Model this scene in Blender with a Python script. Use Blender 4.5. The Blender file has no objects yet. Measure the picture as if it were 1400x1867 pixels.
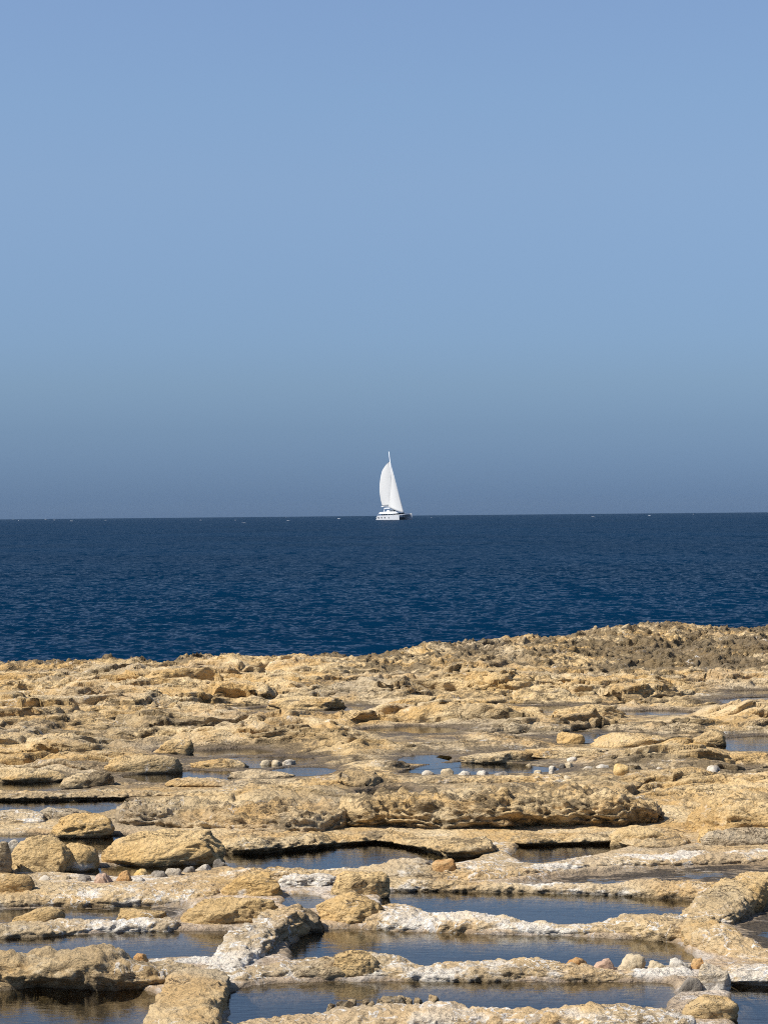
import bpy, bmesh, math, random
import numpy as np
from mathutils import Matrix, Vector

# ------------------------------------------------------------------ scene, camera, light
S = bpy.context.scene
COL = S.collection
CAMZ = 3.0          # camera height above the sea (sea level is z = 0)
P = 0.60            # water level of the salt pans
F = 4000.0          # focal length in photograph pixels (1400 x 1867)
R_EARTH = 6371000.0
ELEV = 3.0 / F
ROLL = math.atan(13.0 / 1400.0)
fw = Vector((0, math.cos(ELEV), math.sin(ELEV)))
r0 = Vector((1, 0, 0)); u0 = Vector((0, -math.sin(ELEV), math.cos(ELEV)))
CX = math.cos(ROLL) * r0 - math.sin(ROLL) * u0
CY = math.sin(ROLL) * r0 + math.cos(ROLL) * u0
cam = bpy.data.cameras.new('camera')
cam.sensor_fit = 'VERTICAL'; cam.sensor_height = 24.0; cam.sensor_width = 18.0
cam.lens = 24.0 * F / 1867.0
cam.clip_start = 0.1; cam.clip_end = 60000.0
camo = bpy.data.objects.new('camera', cam); COL.objects.link(camo)
M4 = Matrix.Identity(4)
for i in range(3):
    M4[i][0] = CX[i]; M4[i][1] = CY[i]; M4[i][2] = -fw[i]
M4[2][3] = CAMZ
camo.matrix_world = M4
S.camera = camo

TO_SUN = Vector((-0.80, -0.26, 0.95)).normalized()
SUN_EL = math.asin(TO_SUN.z)
world = bpy.data.worlds.new('World'); S.world = world; world.use_nodes = True
nt = world.node_tree; nt.nodes.clear()
wo = nt.nodes.new('ShaderNodeOutputWorld'); bg = nt.nodes.new('ShaderNodeBackground')
sky = nt.nodes.new('ShaderNodeTexSky'); sky.sky_type = 'NISHITA'; sky.sun_disc = False
sky.sun_elevation = SUN_EL
sky.sun_rotation = math.atan2(TO_SUN.x, TO_SUN.y)
sky.altitude = 0; sky.air_density = 1.0; sky.dust_density = 0.6; sky.ozone_density = 1.5
bg.inputs['Strength'].default_value = 0.079
# dusty haze layer low over the sea: it dims and greys the sky towards the horizon, all the way round
tc = nt.nodes.new('ShaderNodeTexCoord'); sx = nt.nodes.new('ShaderNodeSeparateXYZ')
ramp = nt.nodes.new('ShaderNodeValToRGB'); mul = nt.nodes.new('ShaderNodeMix')
mul.data_type = 'RGBA'; mul.blend_type = 'MULTIPLY'; mul.inputs[0].default_value = 1.0
nt.links.new(tc.outputs['Generated'], sx.inputs[0]); nt.links.new(sx.outputs['Z'], ramp.inputs[0])
SKY_STOPS = [(0.0, (0.228, 0.39, 0.87)), (0.0079, (0.236, 0.40, 0.87)), (0.0216, (0.264, 0.418, 0.845)), (0.0391, (0.312, 0.45, 0.80)),
             (0.059, (0.398, 0.522, 0.805)), (0.0789, (0.475, 0.592, 0.855)), (0.1085, (0.575, 0.668, 0.885)), (0.1499, (0.732, 0.79, 0.94)),
             (0.1858, (0.817, 0.877, 0.998)), (0.228, (0.90, 0.938, 1.056))]
cr = ramp.color_ramp
while len(cr.elements) < len(SKY_STOPS): cr.elements.new(0.5)
for e, (p_, c_) in zip(cr.elements, SKY_STOPS):
    e.position = p_; e.color = (c_[0], c_[1], c_[2], 1)
nt.links.new(sky.outputs[0], mul.inputs[6]); nt.links.new(ramp.outputs[0], mul.inputs[7])
nt.links.new(mul.outputs[2], bg.inputs['Color']); nt.links.new(bg.outputs[0], wo.inputs[0])

sun = bpy.data.lights.new('sun', 'SUN'); sun.energy = 5.0; sun.angle = math.radians(0.53)
sun.color = (1.0, 0.95, 0.86)
suno = bpy.data.objects.new('sun', sun); COL.objects.link(suno)
suno.rotation_euler = TO_SUN.to_track_quat('Z', 'Y').to_euler()
suno.location = (-20, -10, 30)
S.view_settings.view_transform = 'Standard'; S.view_settings.look = 'None'
S.view_settings.exposure = 0.6; S.view_settings.gamma = 1.0
S.view_settings.use_curve_mapping = False
S.cycles.filter_width = 1.1; S.cycles.use_denoising = False
S.cycles.sample_clamp_indirect = 3.0
S.cycles.max_bounces = 6; S.cycles.transparent_max_bounces = 8
S.cycles.caustics_reflective = False; S.cycles.caustics_refractive = False

# ------------------------------------------------------------------ numpy noise
rngP = np.random.RandomState(7)
PERM = rngP.permutation(256).astype(np.int32); PERM = np.concatenate([PERM, PERM, PERM])
G3 = rngP.normal(size=(256, 3)); G3 /= np.linalg.norm(G3, axis=1)[:, None]; G3 = (G3 * 1.5).astype(np.float32)
def pn3(x, y, z):
    x = np.asarray(x, np.float32); y = np.asarray(y, np.float32); z = np.asarray(z, np.float32)
    x, y, z = np.broadcast_arrays(x, y, z)
    xi = np.floor(x); yi = np.floor(y); zi = np.floor(z)
    fx = x - xi; fy = y - yi; fz = z - zi
    xi = xi.astype(np.int32) & 255; yi = yi.astype(np.int32) & 255; zi = zi.astype(np.int32) & 255
    u = fx * fx * fx * (fx * (fx * 6 - 15) + 10); v = fy * fy * fy * (fy * (fy * 6 - 15) + 10); w = fz * fz * fz * (fz * (fz * 6 - 15) + 10)
    def g(a, b, c):
        h = PERM[PERM[PERM[xi + a] + yi + b] + zi + c]
        gr = G3[h]
        return gr[..., 0] * (fx - a) + gr[..., 1] * (fy - b) + gr[..., 2] * (fz - c)
    x00 = g(0, 0, 0) * (1 - u) + g(1, 0, 0) * u; x10 = g(0, 1, 0) * (1 - u) + g(1, 1, 0) * u
    x01 = g(0, 0, 1) * (1 - u) + g(1, 0, 1) * u; x11 = g(0, 1, 1) * (1 - u) + g(1, 1, 1) * u
    return (x00 * (1 - v) + x10 * v) * (1 - w) + (x01 * (1 - v) + x11 * v) * w
A2 = rngP.rand(256) * 2 * np.pi
G2 = (np.stack([np.cos(A2), np.sin(A2)], 1) * 1.45).astype(np.float32)
def pn2(x, y, s=0):
    x = np.asarray(x, np.float32) + s * 17.13; y = np.asarray(y, np.float32) + s * 9.71
    xi = np.floor(x); yi = np.floor(y); fx = x - xi; fy = y - yi
    xi = xi.astype(np.int32) & 255; yi = yi.astype(np.int32) & 255
    u = fx * fx * fx * (fx * (fx * 6 - 15) + 10); v = fy * fy * fy * (fy * (fy * 6 - 15) + 10)
    def g(a, b):
        gr = G2[PERM[PERM[xi + a] + yi + b]]
        return gr[..., 0] * (fx - a) + gr[..., 1] * (fy - b)
    return (g(0, 0) * (1 - u) + g(1, 0) * u) * (1 - v) + (g(0, 1) * (1 - u) + g(1, 1) * u) * v
def fbm2(x, y, s=0, o=4, g=0.5):
    r = 0; a = 1; f = 1
    for i in range(o):
        r = r + a * pn2(x * f, y * f, s + i * 3); a *= g; f *= 2.03
    return r
def fbm3(x, y, z, o=4, g=0.5):
    r = 0; a = 1; f = 1
    for i in range(o):
        r = r + a * pn3(x * f + i * 5.3, y * f + i * 1.7, z * f + i * 8.1); a *= g; f *= 2.03
    return r
def wor2(x, y, s=0):
    xi = np.floor(x); yi = np.floor(y)
    f1 = np.full(np.shape(x), 9., np.float32); idv = np.zeros(np.shape(x), np.float32)
    for a in (-1, 0, 1):
        for b in (-1, 0, 1):
            cx_ = (xi + a).astype(np.int32) & 255; cy_ = (yi + b).astype(np.int32) & 255
            h = PERM[PERM[(cx_ + s) & 255] + cy_]
            ox = PERM[h + 11] / 256.; oy = PERM[h + 91] / 256.
            d = np.hypot(xi + a + ox - x, yi + b + oy - y)
            m = d < f1
            f1 = np.where(m, d, f1); idv = np.where(m, h / 256., idv)
    return f1, idv
def wor2e(x, y, s=0):
    """cell id and distance to the cell border"""
    xi = np.floor(x); yi = np.floor(y)
    f1 = np.full(np.shape(x), 9., np.float32); f2 = f1.copy(); idv = np.zeros(np.shape(x), np.float32)
    for a in (-1, 0, 1):
        for b in (-1, 0, 1):
            cx_ = (xi + a).astype(np.int32) & 255; cy_ = (yi + b).astype(np.int32) & 255
            h = PERM[PERM[(cx_ + s) & 255] + cy_]
            d = np.hypot(xi + a + PERM[h + 11] / 256. - x, yi + b + PERM[h + 91] / 256. - y)
            m = d < f1
            f2 = np.where(m, f1, np.minimum(f2, d)); f1 = np.where(m, d, f1); idv = np.where(m, h / 256., idv)
    return idv, f2 - f1
def sstep(a, b, x):
    t = np.clip((x - a) / (b - a), 0, 1)
    return t * t * (3 - 2 * t)

# ------------------------------------------------------------------ placing by survey of the photograph
def ray(px, py):
    return fw + CX * ((px - 700.0) / F) + CY * ((933.5 - py) / F)
def ground(px, py, z=P):
    d = ray(px, py); t = (z - CAMZ) / d.z
    return (d.x * t, d.y * t)
def height_at(px, py, dist):
    """height of the sight line through a pixel at a distance along +y"""
    d = ray(px, py)
    return CAMZ + d.z * dist / d.y

# ------------------------------------------------------------------ node helpers
def new_mat(name):
    m = bpy.data.materials.new(name); m.use_nodes = True
    m.node_tree.nodes.clear()
    return m, m.node_tree
class N:
    def __init__(s, t): s.t = t
    def n(s, typ, **kw):
        o = s.t.nodes.new(typ)
        for k, v in kw.items(): setattr(o, k, v)
        return o
    def link(s, a, b): s.t.links.new(a, b)
    def val(s, sock, v):
        if hasattr(v, 'is_linked') or hasattr(v, 'links'): s.link(v, sock)
        else: sock.default_value = v
    def math(s, op, a, b=0.0, clamp=False):
        o = s.n('ShaderNodeMath', operation=op); o.use_clamp = clamp
        s.val(o.inputs[0], a); s.val(o.inputs[1], b)
        return o.outputs[0]
    def noise(s, vec, scale, detail=4, rough=0.55, dist=0.0):
        o = s.n('ShaderNodeTexNoise'); s.link(vec, o.inputs['Vector'])
        o.inputs['Scale'].default_value = scale; o.inputs['Detail'].default_value = detail
        o.inputs['Roughness'].default_value = rough; o.inputs['Distortion'].default_value = dist
        return o.outputs['Fac']
    def vor(s, vec, scale, feature='F1'):
        o = s.n('ShaderNodeTexVoronoi', feature=feature); s.link(vec, o.inputs['Vector'])
        o.inputs['Scale'].default_value = scale
        return o.outputs['Distance']
    def mapr(s, v, a, b, c=0.0, d=1.0, smooth=True):
        o = s.n('ShaderNodeMapRange'); o.interpolation_type = 'SMOOTHSTEP' if smooth else 'LINEAR'
        s.val(o.inputs[0], v)
        for i, q in zip((1, 2, 3, 4), (a, b, c, d)): o.inputs[i].default_value = q
        return o.outputs[0]
    def mix(s, f, a, b):
        o = s.n('ShaderNodeMix', data_type='RGBA')
        s.val(o.inputs[0], f)
        for sock, v in ((o.inputs[6], a), (o.inputs[7], b)):
            if isinstance(v, tuple): sock.default_value = (v[0], v[1], v[2], 1)
            else: s.link(v, sock)
        return o.outputs[2]
    def attr(s, name):
        o = s.n('ShaderNodeAttribute', attribute_name=name); return o.outputs['Fac']
    def bump(s, h, dist, strength=1.0, normal=None):
        o = s.n('ShaderNodeBump'); o.inputs['Distance'].default_value = dist
        o.inputs['Strength'].default_value = strength; s.link(h, o.inputs['Height'])
        if normal is not None: s.link(normal, o.inputs['Normal'])
        return o.outputs[0]

def rock_material():
    m, t = new_mat('limestone'); k = N(t)
    geo = k.n('ShaderNodeNewGeometry'); pos = geo.outputs['Position']
    sep = k.n('ShaderNodeSeparateXYZ'); k.link(pos, sep.inputs[0]); z = sep.outputs[2]
    mp = k.n('ShaderNodeMapping'); k.link(pos, mp.inputs[0]); mp.inputs['Scale'].default_value = (1, 1, 2.2)
    bed = mp.outputs[0]
    n1 = k.noise(bed, 1.6, 6, 0.6); n2 = k.noise(bed, 7.0, 8, 0.68, 0.4); n3 = k.noise(bed, 38.0, 6, 0.7)
    n4 = k.noise(pos, 0.55, 5, 0.6)
    col = k.mix(k.mapr(n1, 0.38, 0.62), (0.49, 0.315, 0.127), (0.60, 0.455, 0.255))
    col = k.mix(k.math('MULTIPLY', k.mapr(n4, 0.49, 0.62), 0.72), col, (0.31, 0.24, 0.145))
    col = k.mix(k.math('MULTIPLY', k.mapr(n2, 0.55, 0.72), 0.75), col, (0.24, 0.155, 0.07))
    col = k.mix(k.math('MULTIPLY', k.mapr(n2, 0.46, 0.30), 0.6), col, (0.62, 0.515, 0.345))
    # tone: warm ochre boulders (+) / grey weathered rock (-)
    tone = k.attr('tone')
    col = k.mix(k.math('MULTIPLY', k.math('MAXIMUM', tone, 0.0), 0.8), col, (0.62, 0.41, 0.165))
    col = k.mix(k.math('MULTIPLY', k.math('MAXIMUM', k.math('MULTIPLY', tone, -1.0), 0.0), 0.8), col, (0.36, 0.31, 0.24))
    # dark weathered crust / lichen
    dark = k.attr('dark')
    dk = k.math('MULTIPLY', k.mapr(k.math('ADD', k.noise(bed, 5.0, 7, 0.7, 0.6), k.math('MULTIPLY', dark, 0.32)), 0.60, 0.74), 0.85)
    col = k.mix(dk, col, (0.125, 0.092, 0.052))
    # small dark pits and speckle
    col = k.mix(k.math('MULTIPLY', k.mapr(n3, 0.62, 0.74), 0.6), col, (0.15, 0.10, 0.05))
    # cracks, coloured dark along thin noise lines
    cw = k.n('ShaderNodeMapping'); k.link(pos, cw.inputs[0]); cw.inputs['Scale'].default_value = (1.0, 1.0, 2.6); cw.inputs['Rotation'].default_value = (0.15, 0.3, 0.0)
    cn = k.noise(cw.outputs[0], 4.5, 5, 0.6, 0.8)
    crk = k.math('MULTIPLY', k.mapr(k.math('ABSOLUTE', k.math('SUBTRACT', cn, 0.5)), 0.012, 0.003), k.mapr(k.noise(pos, 1.7, 3), 0.48, 0.58))
    col = k.mix(k.math('MULTIPLY', crk, 0.8), col, (0.09, 0.055, 0.028))
    # salt crust: patches plus a net of veins
    salt = k.attr('salt')
    vd = k.n('ShaderNodeVectorMath', operation='ADD')
    nz = k.n('ShaderNodeTexNoise'); k.link(pos, nz.inputs['Vector']); nz.inputs['Scale'].default_value = 9
    sc = k.n('ShaderNodeVectorMath', operation='SCALE'); k.link(nz.outputs['Color'], sc.inputs[0]); sc.inputs['Scale'].default_value = 0.12
    k.link(pos, vd.inputs[0]); k.link(sc.outputs[0], vd.inputs[1])
    vn = k.noise(vd.outputs[0], 6.5, 3, 0.5, 0.5)
    vein = k.mapr(k.math('ABSOLUTE', k.math('SUBTRACT', vn, 0.5)), 0.022, 0.006)
    sp = k.mapr(k.math('ADD', k.noise(bed, 3.2, 7, 0.62, 0.3), k.math('MULTIPLY', salt, 0.20)), 0.64, 0.72)
    veinm = k.math('MULTIPLY', vein, k.mapr(k.math('ADD', k.noise(pos, 2.3, 4), k.math('MULTIPLY', salt, 0.30)), 0.56, 0.74))
    col = k.mix(k.math('MULTIPLY', salt, 0.5, True), col, (0.54, 0.43, 0.295))
    low = k.mapr(z, P + 0.03, P + 0.11, 1.0, 0.3)
    col = k.mix(k.math('MULTIPLY', k.math('MULTIPLY', sp, low), 0.78), col, (0.70, 0.655, 0.58))
    col = k.mix(k.math('MULTIPLY', veinm, 0.7), col, (0.78, 0.76, 0.72))
    # pinkish fine silt on pan floors
    silt = k.attr('silt')
    col = k.mix(k.math('MULTIPLY', silt, k.mapr(n2, 0.75, 0.3, 0.5, 1.0)), col, (0.42, 0.315, 0.235))
    # black algae mats, drawn out in streaks
    ms = k.n('ShaderNodeMapping'); k.link(pos, ms.inputs[0]); ms.inputs['Scale'].default_value = (1.2, 3.2, 1.0)
    alg = k.attr('algae')
    am = k.mapr(k.math('ADD', k.noise(ms.outputs[0], 4.2, 8, 0.62, 0.8), k.math('MULTIPLY', alg, 0.40)), 0.72, 0.80)
    col = k.mix(k.math('MULTIPLY', am, 0.93), col, (0.022, 0.018, 0.013))
    # tide line: rock soaked by brine right above the pan water
    wz = k.math('ADD', z, k.math('MULTIPLY', k.math('SUBTRACT', k.noise(pos, 6.0, 5), 0.5), -0.05))
    wet = k.mapr(wz, P + 0.006, P + 0.03, 1.0, 0.0)
    wetm = k.math('MULTIPLY', wet, k.math('SUBTRACT', 1.0, k.math('MULTIPLY', salt, 0.7), True))
    col = k.mix(k.math('MULTIPLY', wetm, 0.78), col, (0.085, 0.062, 0.036))
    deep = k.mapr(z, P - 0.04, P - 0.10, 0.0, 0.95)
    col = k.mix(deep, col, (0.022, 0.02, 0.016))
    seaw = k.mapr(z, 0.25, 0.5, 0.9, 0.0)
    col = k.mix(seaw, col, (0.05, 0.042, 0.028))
    b = k.n('ShaderNodeBsdfPrincipled'); k.link(col, b.inputs['Base Color'])
    k.link(k.math('SUBTRACT', 0.92, k.math('MULTIPLY', wetm, 0.45)), b.inputs['Roughness'])
    b.inputs['Specular IOR Level'].default_value = 0.25
    h1 = k.noise(bed, 13.0, 9, 0.66, 0.3); h2 = k.vor(pos, 34.0); h3 = k.noise(pos, 90.0, 6, 0.7)
    hh = k.math('ADD', k.math('MULTIPLY', h1, 1.0), k.math('ADD', k.math('MULTIPLY', h2, 0.22), k.math('MULTIPLY', h3, 0.14)))
    hh = k.math('SUBTRACT', hh, k.math('MULTIPLY', crk, 0.35))
    k.link(k.bump(hh, 0.06, 1.0), b.inputs['Normal'])
    o = k.n('ShaderNodeOutputMaterial'); k.link(b.outputs[0], o.inputs[0])
    return m

def stone_material(name, c1, c2, rough=0.85):
    m, t = new_mat(name); k = N(t)
    geo = k.n('ShaderNodeNewGeometry'); pos = geo.outputs['Position']
    n1 = k.noise(pos, 9.0, 7, 0.65, 0.4); n2 = k.noise(pos, 60.0, 6, 0.7)
    col = k.mix(k.mapr(n1, 0.35, 0.65), c1, c2)
    col = k.mix(k.math('MULTIPLY', k.mapr(n2, 0.58, 0.75), 0.6), col, (c1[0] * .35, c1[1] * .33, c1[2] * .3))
    b = k.n('ShaderNodeBsdfPrincipled'); k.link(col, b.inputs['Base Color']); b.inputs['Roughness'].default_value = rough
    b.inputs['Specular IOR Level'].default_value = 0.25
    hh = k.math('ADD', k.noise(pos, 30.0, 8, 0.7), k.math('MULTIPLY', n2, 0.4))
    k.link(k.bump(hh, 0.02, 0.8), b.inputs['Normal'])
    o = k.n('ShaderNodeOutputMaterial'); k.link(b.outputs[0], o.inputs[0])
    return m

def pool_material():
    m, t = new_mat('brine'); k = N(t)
    geo = k.n('ShaderNodeNewGeometry'); pos = geo.outputs['Position']
    mp = k.n('ShaderNodeMapping'); k.link(pos, mp.inputs[0]); mp.inputs['Scale'].default_value = (0.6, 1.5, 1)
    h = k.math('ADD', k.noise(mp.outputs[0], 16.0, 4, 0.6), k.math('MULTIPLY', k.noise(mp.outputs[0], 3.0, 3), 1.2))
    bn = k.bump(h, 0.0022, 0.8)
    fr = k.n('ShaderNodeFresnel'); fr.inputs['IOR'].default_value = 1.45; k.link(bn, fr.inputs['Normal'])
    tr = k.n('ShaderNodeBsdfTransparent'); tr.inputs['Color'].default_value = (0.70, 0.68, 0.58, 1)
    gl = k.n('ShaderNodeBsdfGlossy'); gl.inputs['Roughness'].default_value = 0.02; gl.inputs['Color'].default_value = (1, 1, 1, 1)
    k.link(bn, gl.inputs['Normal'])
    mx = k.n('ShaderNodeMixShader'); k.link(fr.outputs[0], mx.inputs[0]); k.link(tr.outputs[0], mx.inputs[1]); k.link(gl.outputs[0], mx.inputs[2])
    o = k.n('ShaderNodeOutputMaterial'); k.link(mx.outputs[0], o.inputs[0])
    return m

def sea_material():
    m, t = new_mat('sea_water'); k = N(t)
    geo = k.n('ShaderNodeNewGeometry'); pos = geo.outputs['Position']
    mp = k.n('ShaderNodeMapping'); k.link(pos, mp.inputs[0]); mp.inputs['Scale'].default_value = (0.62, 1.0, 1); mp.inputs['Rotation'].default_value = (0, 0, 0.2)
    def slope(scale, amp, detail):
        o = k.n('ShaderNodeTexNoise'); k.link(mp.outputs[0], o.inputs['Vector'])
        o.inputs['Scale'].default_value = scale; o.inputs['Detail'].default_value = detail; o.inputs['Distortion'].default_value = 0.5
        sb = k.n('ShaderNodeVectorMath', operation='SUBTRACT'); k.link(o.outputs['Color'], sb.inputs[0]); sb.inputs[1].default_value = (0.5, 0.5, 0.5)
        ml = k.n('ShaderNodeVectorMath', operation='MULTIPLY'); k.link(sb.outputs[0], ml.inputs[0]); ml.inputs[1].default_value = (amp * 0.7, amp, 0.0)
        return ml.outputs[0]
    def groups(sx_, sy_, amp):
        g = k.n('ShaderNodeMapping'); k.link(pos, g.inputs[0]); g.inputs['Scale'].default_value = (sx_, sy_, 1)
        o = k.n('ShaderNodeTexNoise'); k.link(g.outputs[0], o.inputs['Vector']); o.inputs['Scale'].default_value = 1.0; o.inputs['Detail'].default_value = 3
        o.inputs['Roughness'].default_value = 0.65
        sb = k.n('ShaderNodeVectorMath', operation='SUBTRACT'); k.link(o.outputs['Color'], sb.inputs[0]); sb.inputs[1].default_value = (0.5, 0.5, 0.5)
        ml = k.n('ShaderNodeVectorMath', operation='MULTIPLY'); k.link(sb.outputs[0], ml.inputs[0]); ml.inputs[1].default_value = (0.3 * amp, amp, 0.0)
        return ml.outputs[0]
    def add(a, b):
        o = k.n('ShaderNodeVectorMath', operation='ADD'); k.link(a, o.inputs[0]); k.link(b, o.inputs[1]); return o.outputs[0]
    v = add(add(slope(3.2, 2.6, 3), slope(1.3, 1.3, 3)), add(add(slope(0.05, 0.3, 3), geo.outputs['Normal']), add(groups(0.6, 0.08, 1.7), groups(0.16, 0.016, 0.6))))
    nn = k.n('ShaderNodeVectorMath', operation='NORMALIZE'); k.link(v, nn.inputs[0])
    w3 = k.noise(pos, 0.02, 4, 0.55)
    df = k.n('ShaderNodeBsdfDiffuse')
    k.link(k.mix(k.mapr(w3, 0.35, 0.65), (0.0006, 0.0132, 0.036), (0.0009, 0.0160, 0.043)), df.inputs['Color'])
    gl = k.n('ShaderNodeBsdfGlossy'); gl.inputs['Roughness'].default_value = 0.2; k.link(nn.outputs[0], gl.inputs['Normal'])
    fr = k.n('ShaderNodeFresnel'); fr.inputs['IOR'].default_value = 1.33; k.link(nn.outputs[0], fr.inputs['Normal'])
    fac = k.math('MULTIPLY', k.math('POWER', fr.outputs[0], 2.8), 0.62)   # wave crests hide the most grazing facets
    mx = k.n('ShaderNodeMixShader'); k.link(fac, mx.inputs[0]); k.link(df.outputs[0], mx.inputs[1]); k.link(gl.outputs[0], mx.inputs[2])
    o = k.n('ShaderNodeOutputMaterial'); k.link(mx.outputs[0], o.inputs[0])
    return m

def plain(name, c, rough=0.4, spec=0.5, trans=None, var=0.06, scale=1.5):
    m, t = new_mat(name); k = N(t)
    tcn = k.n('ShaderNodeTexCoord')
    n = k.noise(tcn.outputs['Object'], scale, 5)
    b = k.n('ShaderNodeBsdfPrincipled')
    k.link(k.mix(n, tuple(q * (1 - var) for q in c), tuple(min(1, q * (1 + var)) for q in c)), b.inputs['Base Color'])
    b.inputs['Roughness'].default_value = rough; b.inputs['Specular IOR Level'].default_value = spec
    o = k.n('ShaderNodeOutputMaterial')
    if trans:
        tl = k.n('ShaderNodeBsdfTranslucent'); tl.inputs[0].default_value = (*c, 1)
        mx = k.n('ShaderNodeMixShader'); mx.inputs[0].default_value = trans
        k.link(b.outputs[0], mx.inputs[1]); k.link(tl.outputs[0], mx.inputs[2]); k.link(mx.outputs[0], o.inputs[0])
    else:
        k.link(b.outputs[0], o.inputs[0])
    return m

ROCK = rock_material()
BRINE = pool_material()
SEA = sea_material()
STONE = {
    'white': stone_material('pale_stone', (0.38, 0.32, 0.24), (0.54, 0.49, 0.41)),
    'beige': stone_material('beige_stone', (0.40, 0.31, 0.19), (0.52, 0.43, 0.29)),
    'orange': stone_material('orange_stone', (0.36, 0.17, 0.05), (0.46, 0.30, 0.14)),
    'pink': stone_material('pinkish_stone', (0.40, 0.26, 0.18), (0.52, 0.38, 0.28)),
    'grey': stone_material('grey_stone', (0.15, 0.13, 0.105), (0.30, 0.26, 0.21)),
    'yellow': stone_material('yellow_stone', (0.52, 0.34, 0.12), (0.60, 0.43, 0.20)),
}

# ------------------------------------------------------------------ object helpers
def tag(o, label=None, cat=None, group=None, kind=None):
    if label: o['label'] = label
    if cat: o['category'] = cat
    if group: o['group'] = group
    if kind: o['kind'] = kind
    return o
def mesh_obj(name, verts, faces, mat, parent=None, smooth=True, attrs=None):
    me = bpy.data.meshes.new(name)
    verts = np.asarray(verts, np.float32)
    if isinstance(faces, np.ndarray):
        nf, kf = faces.shape
        me.vertices.add(len(verts)); me.vertices.foreach_set('co', verts.ravel())
        me.loops.add(nf * kf); me.loops.foreach_set('vertex_index', faces.astype(np.int32).ravel())
        me.polygons.add(nf); me.polygons.foreach_set('loop_start', np.arange(0, nf * kf, kf, dtype=np.int32))
        me.update(calc_edges=True); me.validate()
    else:
        me.from_pydata(verts.tolist(), [], faces); me.update()
    if smooth: me.polygons.foreach_set('use_smooth', [True] * len(me.polygons))
    if attrs:
        for a, v in attrs.items():
            at = me.attributes.new(a, 'FLOAT', 'POINT'); at.data.foreach_set('value', np.broadcast_to(np.asarray(v, np.float32), (len(verts),)).copy())
    me.materials.append(mat)
    o = bpy.data.objects.new(name, me); COL.objects.link(o)
    if parent: o.parent = parent
    return o
def grid_faces(nr, nc):
    i = np.arange(nr * nc).reshape(nr, nc)
    return np.stack([i[:-1, :-1], i[:-1, 1:], i[1:, 1:], i[1:, :-1]], -1).reshape(-1, 4)

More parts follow.
